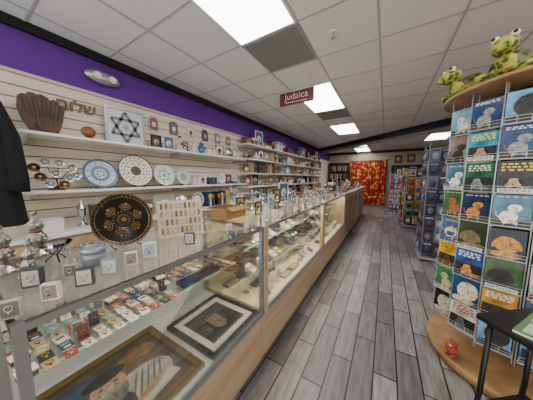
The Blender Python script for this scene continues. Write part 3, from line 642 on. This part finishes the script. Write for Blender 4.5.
# ---------------------------------------------------------------- greeting-card spinner
RC=Vector((.86,2.09,0))
r=root('card_spinner_rack','tall round greeting card rack with wooden top and base','card rack',RC)
WT=wood('#94704a','#b08a5e',.4,(2,2,2),'pale_wood')
B().cyl((0,0,.05),.47,.06,WT,seg=48).cyl((0,0,.01),.44,.02,BLACK,seg=48).obj('base',r)
B().cyl((0,0,1.975),.5,.022,WT,seg=48).obj('top_board',r)
B().cyl((0,0,1.14),.2,1.66,mat('#2a2826',.6),seg=24).obj('core',r)
B().cyl((0,0,.2),.05,.26,BLACK).obj('pole',r)
cols5=[(166,186),(191,220),(216,230),(239,250),(263,266),(287,288)]; WIRE=mat('#cfcfcf',.3,.3); RR=.415; RP=.2; Z0=.31; NR=8
for ci,(a,fa) in enumerate(cols5):
    A_=rad(a); F_=rad(fa)
    for s in (-.081,.081):
        x=RR*math.cos(A_)-s*math.sin(F_)-.012*math.cos(F_); y=RR*math.sin(A_)+s*math.cos(F_)-.012*math.sin(F_); B().cyl((x,y,1.11),.0035,1.7,WIRE,seg=6).obj('wire_upright',r)
    for k in range(NR):
        z=Z0+k*RP; q=B(); q.box((0,.0,-.001),(.16,.03,.002),WIRE)
        for zz in (.004,.022,.04): q.box((0,-.014,zz),(.16,.002,.002),WIRE)
        for xx in (-.078,-.026,.026,.078): q.box((xx,-.014,.02),(.002,.002,.04),WIRE)
        if (k,ci) in ((1,1),(5,1),(3,2),(6,2),(2,3),(5,3)): q.box((0,-.016,.016),(.13,.0015,.026),WHITE).text('BIRTHDAY',.03,BLACK,(0,-.0172,.016),w=.115,depth=.0005)
        q.obj('card_pocket',r,(RR*math.cos(A_),RR*math.sin(A_),z),(0,0,F_+pi/2))
CA=[(0,'#2a68a0','#b07840','#e4dfd4'),(1,'#d8b41a','#5a3c24','#a83024'),(0,'#6aa4c4','#2c2a2a','#f0f0f0'),(3,'#3f6a3a','#b06434','#e0d8c0'),(0,'#14182a','#c88a3a','#e0e0e0'),(2,'#2a5a94','#e0d6c8','#f0d040'),(1,'#d0cabc','#5a5a5c','#b03026'),(3,'#2a8050','#c0ae84','#f0f0f0'),(0,'#94321f','#1c1a1a','#f0f0f0'),(1,'#3a98ac','#b08a60','#f0dc44'),
 (3,'#1c3664','#8a8a88','#f0f0f0'),(0,'#34506a','#d8c8a8','#f0d040'),(0,'#2a3420','#7a6448','#d8c890'),(1,'#c08a1c','#3a2a20','#f0f0f0'),(0,'#20202a','#b8b2a0','#d09430'),(3,'#7ab0c8','#d8d2c6','#222222'),(0,'#5a4430','#c8bca0','#f0f0f0'),(1,'#2a4c98','#d0903c','#f0f0f0'),(3,'#8a8678','#3a2a20','#b03026'),(3,'#6a4a34','#20201f','#e0d0a0'),(0,'#7fa84a','#6a4a30','#2a2a2a'),(3,'#487a8a','#f0ece4','#e8e8e0'),(1,'#1e1e22','#b89a70','#e8c832'),(0,'#c8c4ba','#8a5a34','#20406a'),(0,'#3a5a2a','#2a2420','#e8e0c0'),(3,'#20304a','#c07a3c','#e0e0e0'),(0,'#1a4a6a','#e0d0b0','#f0e8d0'),(1,'#2a6a4a','#8a8480','#f0e0e8')]
NC=len(CA)
def mk_card(v):
    def f():
        lay,b1,a1,t1=CA[v]; w,h=.150,.19
        bg=mat(b1,.2,0,.6,12); an=mat(a1,.4,0,.65,45); tx=mat(t1,.4,0,.03); dk=mat('#120e0c'); li=mat(a1,.5,0,.4,80); fog=mat(b1,.3,0,.3,30)
        o=B(); p=o; p.box((0,0,h/2),(w,.005,h),bg); p.box((0,-.0029,h/2),(w-.004,.001,h-.004),bg); y=-.004
        def lines(z0,rows,hh):
            for rr_ in range(rows):
                n_=4+(v+rr_)%3; x=-w*.4
                for j in range(n_):
                    ww=w*.8/n_*(.55+.35*((v*7+j*5+rr_*3)%4)/4); p.box((x+ww/2,y,z0-rr_*hh*1.7),(ww,.0008,hh),tx); x+=w*.82/n_
        if lay==0:
            cz=h*(.44+.04*(v%3)); sc=1.0+.16*(v%3); lean=.3*((v%5)-2)/2; ox=w*.07*((v%3)-1)
            p.box((0,y+.0002,h*.1),(w*.97,.0006,h*.17),mat('#3a342a',.6,0,.6,30))
            p.disc(-ox,h*.14,w*.42,h*.13,an,y); p.disc(ox,cz,w*.29*sc,h*.25*sc,an,y-.0005,rot=lean)
            for s in (-1,1):
                if v%4==0: p.disc(ox+s*w*.27*sc,cz+h*.02,w*.08,h*.17,mat(a1,.5,0,.5,30),y-.001,rot=s*.35)
                elif v%3==1: p.disc(ox+s*w*.22*sc,cz+h*.2*sc,w*.1,h*.08,mat(a1,.5,0,.5,30),y-.0002)
                else: p.prism([(ox+s*w*.08,cz+h*.2*sc),(ox+s*w*.28,cz+h*.1),(ox+s*w*.22,cz+h*.30)],.0006,an,(0,y-.001,0))
                p.disc(ox+s*w*.10,cz+h*.05,w*.016,w*.012,dk,y-.0022)
            p.disc(ox,cz-h*.09,w*.12,h*.085,mat(a1,.5,0,.35,40),y-.0014); p.disc(ox,cz-h*.055,w*.032,h*.016,dk,y-.0022)
            if v%2: lines(h*.94,1,h*.035)
        elif lay==1:
            p.box((0,y,h*.27),(w*.92,.0008,h*.46),mat('#242428',.4,0,.6,20)); p.disc(-w*.05,h*.3,w*.22,h*.16,an,y-.001,rot=.3); p.disc(w*.09,h*.13,w*.34,h*.07,an,y-.001)
            for s in (-1,1): p.disc(-w*.05+s*w*.19,h*.34,w*.05,h*.1,dk,y-.0016,rot=s*.5); p.disc(-w*.05+s*w*.07,h*.33,w*.014,w*.014,dk,y-.0016)
            p.disc(-w*.06,h*.25,w*.08,h*.045,li,y-.0016); p.disc(-w*.06,h*.27,w*.03,h*.014,dk,y-.0022)
            lines(h*.9,3,h*(.045 if v%2 else .055))
        elif lay==2:
            p.text('BIRTHDAY',.03,tx,(0,y-.001,h*.88),w=w*.6,depth=.0004)
            p.disc(0,h*.4,w*.3,h*.22,mat(a1,.4,0,.5,40),y)
            for j in range(9): p.disc(w*.36*math.cos(j*.7+v),h*.4+h*.27*math.sin(j*.7+v),w*.04,w*.03,[tx,mat('#c8842c'),mat('#3a80a8')][j%3],y-.0008,rot=j)
            p.prism([(-w*.16,h*.25),(w*.16,h*.25),(w*.2,h*.42),(-w*.2,h*.42)],.0006,bg,(0,y-.0012,0))
            for j in range(3): p.box(((j-1)*w*.11,y-.0014,h*.49),(w*.03,.0006,h*.12),tx)
        else:
            fl=1 if v%4==3 else -1
            p.box((0,y,h*.12),(w*.97,.0006,h*.2),mat('#3a3a30',.6,0,.6,30)); p.disc(fl*w*.06,h*.3,w*.24,h*.2,an,y-.0006,rot=fl*.4); p.disc(-fl*w*.08,h*.58,w*.16,h*.13,an,y-.001,rot=.3)
            for s in (-1,1): p.disc(-fl*w*.08+s*w*.13,h*.62,w*.045,h*.08,mat(a1,.5,0,.3,50),y-.0006,rot=s*.5); p.disc(s*w*.14,h*.12,w*.06,h*.045,an,y-.001); p.disc(-fl*w*.08+s*w*.05,h*.6,w*.015,w*.013,dk,y-.0016)
            p.tube([(fl*w*.25,y-.001,h*.25),(fl*w*.38,y-.001,h*.32),(fl*w*.4,y-.001,h*.45)],.003,an,5)
            p.disc(-fl*w*.1,h*.54,w*.07,h*.045,li,y-.0014); p.disc(-fl*w*.11,h*.56,w*.025,h*.013,dk,y-.002)
            lines(h*.93,1 if v%2 else 2,h*.03)
        return tag(o.obj('greeting_card'),'greeting card with '+{0:'animal face photo',1:'animal photo under bold lettering',2:'lettering and party picture',3:'sitting animal photo'}[lay]+' in saturated colours','greeting card')
    return f
random.seed(5); bag=[]
for ci,(a,fa) in enumerate(cols5):
    A_=rad(a); F_=rad(fa)
    for k in range(NR):
        if not bag: bag=list(range(NC)); random.shuffle(bag)
        v=bag.pop()
        place('card%d'%v,mk_card(v),(RC.x+RR*math.cos(A_),RC.y+RR*math.sin(A_),Z0+.001+k*RP),F_+pi/2,random.uniform(.95,1.02),'greeting cards in the round rack',tilt=(-.05,0))
# plush turtles
SK=blotch('#3c4a1a','#8e9430','#b8ac48',26); SHL=blotch('#2a2412','#56602a','#7a6a34',17); PALE=mat('#a89c50',.9,0,.25,bump=.2)
def mk_turtle():
    r=root('plush_turtle','chunky mottled green and yellow plush turtle','soft toy')
    b=B(); b.ball((0,0,.055),(.115,.1,.045),SK); b.tube([(.08,0,.07),(.115,0,.11),(.13,0,.15)],[.055,.05,.05],SK,12); b.ball((.145,0,.175),(.075,.068,.062),SK,(0,.1,0)); b.ball((.205,0,.155),(.036,.05,.034),SK)
    for sx,sy in ((.09,1),(.09,-1),(-.08,1),(-.08,-1)): b.ball((sx,sy*.1,.03),(.045,.05,.03),SK,(0,0,sx*sy*4))
    b.ball((-.125,0,.045),(.03,.016,.016),SK); o=b.obj('body',r)
    o.modifiers.new('r','REMESH').mode='VOXEL'; o.modifiers['r'].voxel_size=.006; o.modifiers['r'].use_smooth_shade=True
    B().ball((-.03,0,.09),(.115,.105,.1),SHL,seg=20).ring((-.03,0,.065),.105,.017,PALE,seg=24,sy=.9).obj('shell',r)
    for s in (-1,1): b=B(); b.ball((.17,s*.042,.222),.022,mat('#e8e4d0',.3),seg=10); b.ball((.185,s*.047,.226),.012,BLACK,seg=8); b.obj('eye',r)
    return r
for a,s,hd in ((182,.85,205),(225,.85,240),(272,.85,285)):
    A_=rad(a); place('turtle',mk_turtle,(RC.x+.38*math.cos(A_),RC.y+.38*math.sin(A_),1.9865),rad(hd),s,'plush turtles on the rack top')
o=mk_plush('#a8453c','#e0c0a0')(); o.location=(.50,1.86,.081); o.rotation_euler=(0,0,-.9); o.scale=(.8,)*3; o['label']='coral red plush toy resting on wooden rack base'
# black side table with leaflet
r=root('side_table','small black side table with slim metal legs','table',(0,0,0))
A=Vector((.41,1.29));e1=Vector((.62,-.78)).normalized();e2=Vector((.78,.62)).normalized(); ctr=A+e1*.25+e2*.165; r.location=(ctr.x,ctr.y,0); r.rotation_euler=(0,0,math.atan2(e1.y,e1.x))
B().box((0,0,.735),(.5,.33,.03),BLACK,bev=.01).obj('top',r)
for sx in (-1,1):
    for sy in (-1,1): B().tube([(sx*.21,sy*.13,.72),(sx*.215,sy*.135,.35),(sx*.235,sy*.145,.0)],.011,BLACK,8).obj('leg',r)
B().box((0,0,.3),(.42,.26,.012),BLACK).obj('lower_shelf',r)
r=root('magazine','green and white magazine lying on the black table','magazine',(.64,1.25,.7505),-.6)
B().box((0,0,.005),(.18,.24,.01),WHITE).obj('pages',r); B().box((0,0,.0105),(.182,.242,.001),mat('#5a7a50')).box((0,.06,.0113),(.15,.05,.0006),WHITE).box((0,-.05,.0113),(.14,.1,.0006),mat('#b9c8b0')).obj('cover',r)
# ---------------------------------------------------------------- more racks on the right
WIR2=mat('#a8a6ae',.4,.2)
def toy_rack(loc,h,w,label,pal,rows,cols_,gname,rot=0):
    r=root('wire_rack',label,'rack',loc,rot)
    for sx in (-1,1):
        for sy in (-1,1): B().cyl((sx*w/2,sy*w/2,h/2),.006,h,WIR2,seg=8).obj('upright',r)
    b=B(); b.box((0,0,.05),(w+.06,w+.06,.04),WIR2).obj('base',r)
    B().box((0,0,h/2),(w*.7,w*.7,h-.1),mat('#3a3640')).obj('core',r)
    for j in range(rows+1):
        z=.12+j*(h-.2)/rows
        for s in (-1,1): B().cyl((s*w/2,0,z),.003,w,WIR2,rot=(pi/2,0,0),seg=6).obj('crossbar',r); B().cyl((0,s*w/2,z),.003,w,WIR2,rot=(0,pi/2,0),seg=6).obj('crossbar',r)
    for j in range(rows):
        z=.13+j*(h-.2)/rows
        for k in range(cols_):
            off=-w/2+(k+.5)*w/cols_
            for face in (0,1):
                c=random.randrange(len(pal)); key=gname+str(c)
                def mk(c=c):
                    hh=(h-.2)/rows*.93; ww=w/cols_*.93
                    rr=root('packaged_product','small packaged product on a coloured backing card','packaged product')
                    B().box((0,0,hh/2),(ww,.006,hh),mat(pal[c],.5,0,.4,40)).obj('backing_card',rr)
                    B().ball((0,-.012,hh*.4),(ww*.33,.016,hh*.28),mat(pal[(c+2)%len(pal)],.3),seg=10).box((0,-.004,hh*.85),(ww*.8,.002,hh*.12),mat(pal[(c+1)%len(pal)])).obj('blister',rr); return rr
                if face==0: lc=Matrix.Rotation(rot,4,'Z')@Vector((off,-w/2-.02,z)); ro=rot
                else: lc=Matrix.Rotation(rot,4,'Z')@Vector((-w/2-.02,off,z)); ro=rot-pi/2
                place(key,mk,(loc[0]+lc.x,loc[1]+lc.y,z),ro,1,'products on the '+gname)
P1=['#3a3450','#8a8498','#2a3a50','#b0acb0','#4a3a56','#1e1a26','#6a6474','#5a6a7a']; P2=['#b9386a','#d0a0b0','#c8c2b8','#9a3060','#4a9aa0']; P3=['#c9c6c0','#2a5a90','#b03a2a','#d0b040','#3a7a4a','#bcb4a4','#1e1a1a','#d07a30']
toy_rack((.79,4.35,0),1.95,.42,'wire spinner rack filled with dark packaged toys',P1,8,3,'tall wire rack')
toy_rack((1.1,5.9,0),1.85,.5,'white wire rack of assorted packaged goods',P3,7,3,'middle wire rack')
toy_rack((.72,8.0,0),1.75,.5,'white wire rack of mixed packaged goods',P3,7,3,'far wire rack')
toy_rack((.68,6.9,0),1.5,.36,'short wire rack of assorted cards and gifts',P3,6,2,'short wire rack')
toy_rack((1.35,7.6,0),1.95,.5,'tall wire rack of dark packaged goods',P1,8,3,'second tall rack')
toy_rack((.36,9.9,0),1.65,.4,'wire rack of pink packaged accessories',P2,7,3,'pink goods rack')
r=root('wall_shelving_unit','dark brown shelving unit full of goods on back wall','shelving',(1.1,YB-.22,0))
DK=wood('#2e1c12','#4a2f1e',.45,(1,1,.3)); b=B()
for s in (-1,1): b.box((s*.9,0,1.0),(.03,.36,2.0),DK)
b.box((0,.17,1.0),(1.8,.02,2.0),DK).obj('carcass',r)
for k in range(6): B().box((0,0,.08+k*.38),(1.77,.34,.025),DK).obj('shelf',r)
for k in range(5): rowfill(.28,1.92,YB-.25,.0935+.38*k,'goods on the dark shelving unit',sc=(1.1,1.3),rot=0,alongx=True)
cm=bpy.data.materials.new('printed_curtain'); cm.use_nodes=True; nt=cm.node_tree; n=nt.nodes; l=nt.links; p=n['Principled BSDF']; p.inputs['Roughness'].default_value=.8
tc=n.new('ShaderNodeTexCoord'); nz=n.new('ShaderNodeTexNoise'); nz.inputs['Scale'].default_value=6; nz.inputs['Detail'].default_value=2
cr=n.new('ShaderNodeValToRGB'); e=cr.color_ramp.elements; e[0].position=.49; e[0].color=lin('#981612'); e[1].position=.6; e[1].color=lin('#e0b444'); q=e.new(.54); q.color=lin('#ac2818')
l.new(tc.outputs['Object'],nz.inputs['Vector']); l.new(nz.outputs[0],cr.inputs[0]); l.new(cr.outputs[0],p.inputs['Base Color'])
r=root('printed_curtain','red and yellow printed curtain hanging on a rod','curtain',(-.82,YB-.12,0))
b=B(); i=b.mi(cm); N=120; A_=[(-.82+1.64*k/N,.03*math.sin(k*.75)) for k in range(N+1)]
t1=[b.bm.verts.new((x,y,.04)) for x,y in A_]; t2=[b.bm.verts.new((x,y,2.25)) for x,y in A_]
for k in range(N): f=b.bm.faces.new((t1[k],t1[k+1],t2[k+1],t2[k])); f.smooth=True; f.material_index=i
b.obj('cloth',r); B().cyl((0,0,2.27),.012,1.9,BLACK,rot=(0,pi/2,0)).obj('rod',r)
r=root('bookcase','tall dark brown wooden bookcase against back wall','bookcase',(-2.2,YB-.2,0))
b=B()
for s in (-1,1): b.box((s*.5,0,1.1),(.03,.34,2.2),DK)
b.box((0,.16,1.1),(1,.02,2.2),DK).obj('carcass',r)
for k in range(6): B().box((0,0,.08+k*.42),(.97,.32,.025),DK).obj('shelf',r)
for j in range(5):
    for k in range(20):
        q=BK[(k*7+j*3)%6]
        if random.random()<.9: place(q[0],q[1],(-2.63+k*.045,YB-.24,.0935+j*.42),0,1.2,'books in the dark bookcase')
for k,(x,z) in enumerate([(.45,2.3),(.95,2.32),(1.5,2.3)]):
    place('wf',mk_frame(3,'#1c1410',.34,.42),(x,YB-.03,z-.2),0,.9,'dark framed pictures on back wall')
# ---------------------------------------------------------------- world / camera
w=bpy.data.worlds.new('world'); bpy.context.scene.world=w; w.use_nodes=True; bg=w.node_tree.nodes['Background']; bg.inputs[0].default_value=(1,.99,.98,1); bg.inputs[1].default_value=2.4
f_=197.0;psi=rad(31.1);th=rad(6.4)
cd=bpy.data.cameras.new('camera'); cam=bpy.data.objects.new('camera',cd); COL.objects.link(cam); cam.location=(0,0,1.4); cd.sensor_width=36; cd.lens=f_/533*36; cd.clip_start=.02
cam.rotation_euler=(pi/2-th,0,psi); bpy.context.scene.camera=cam
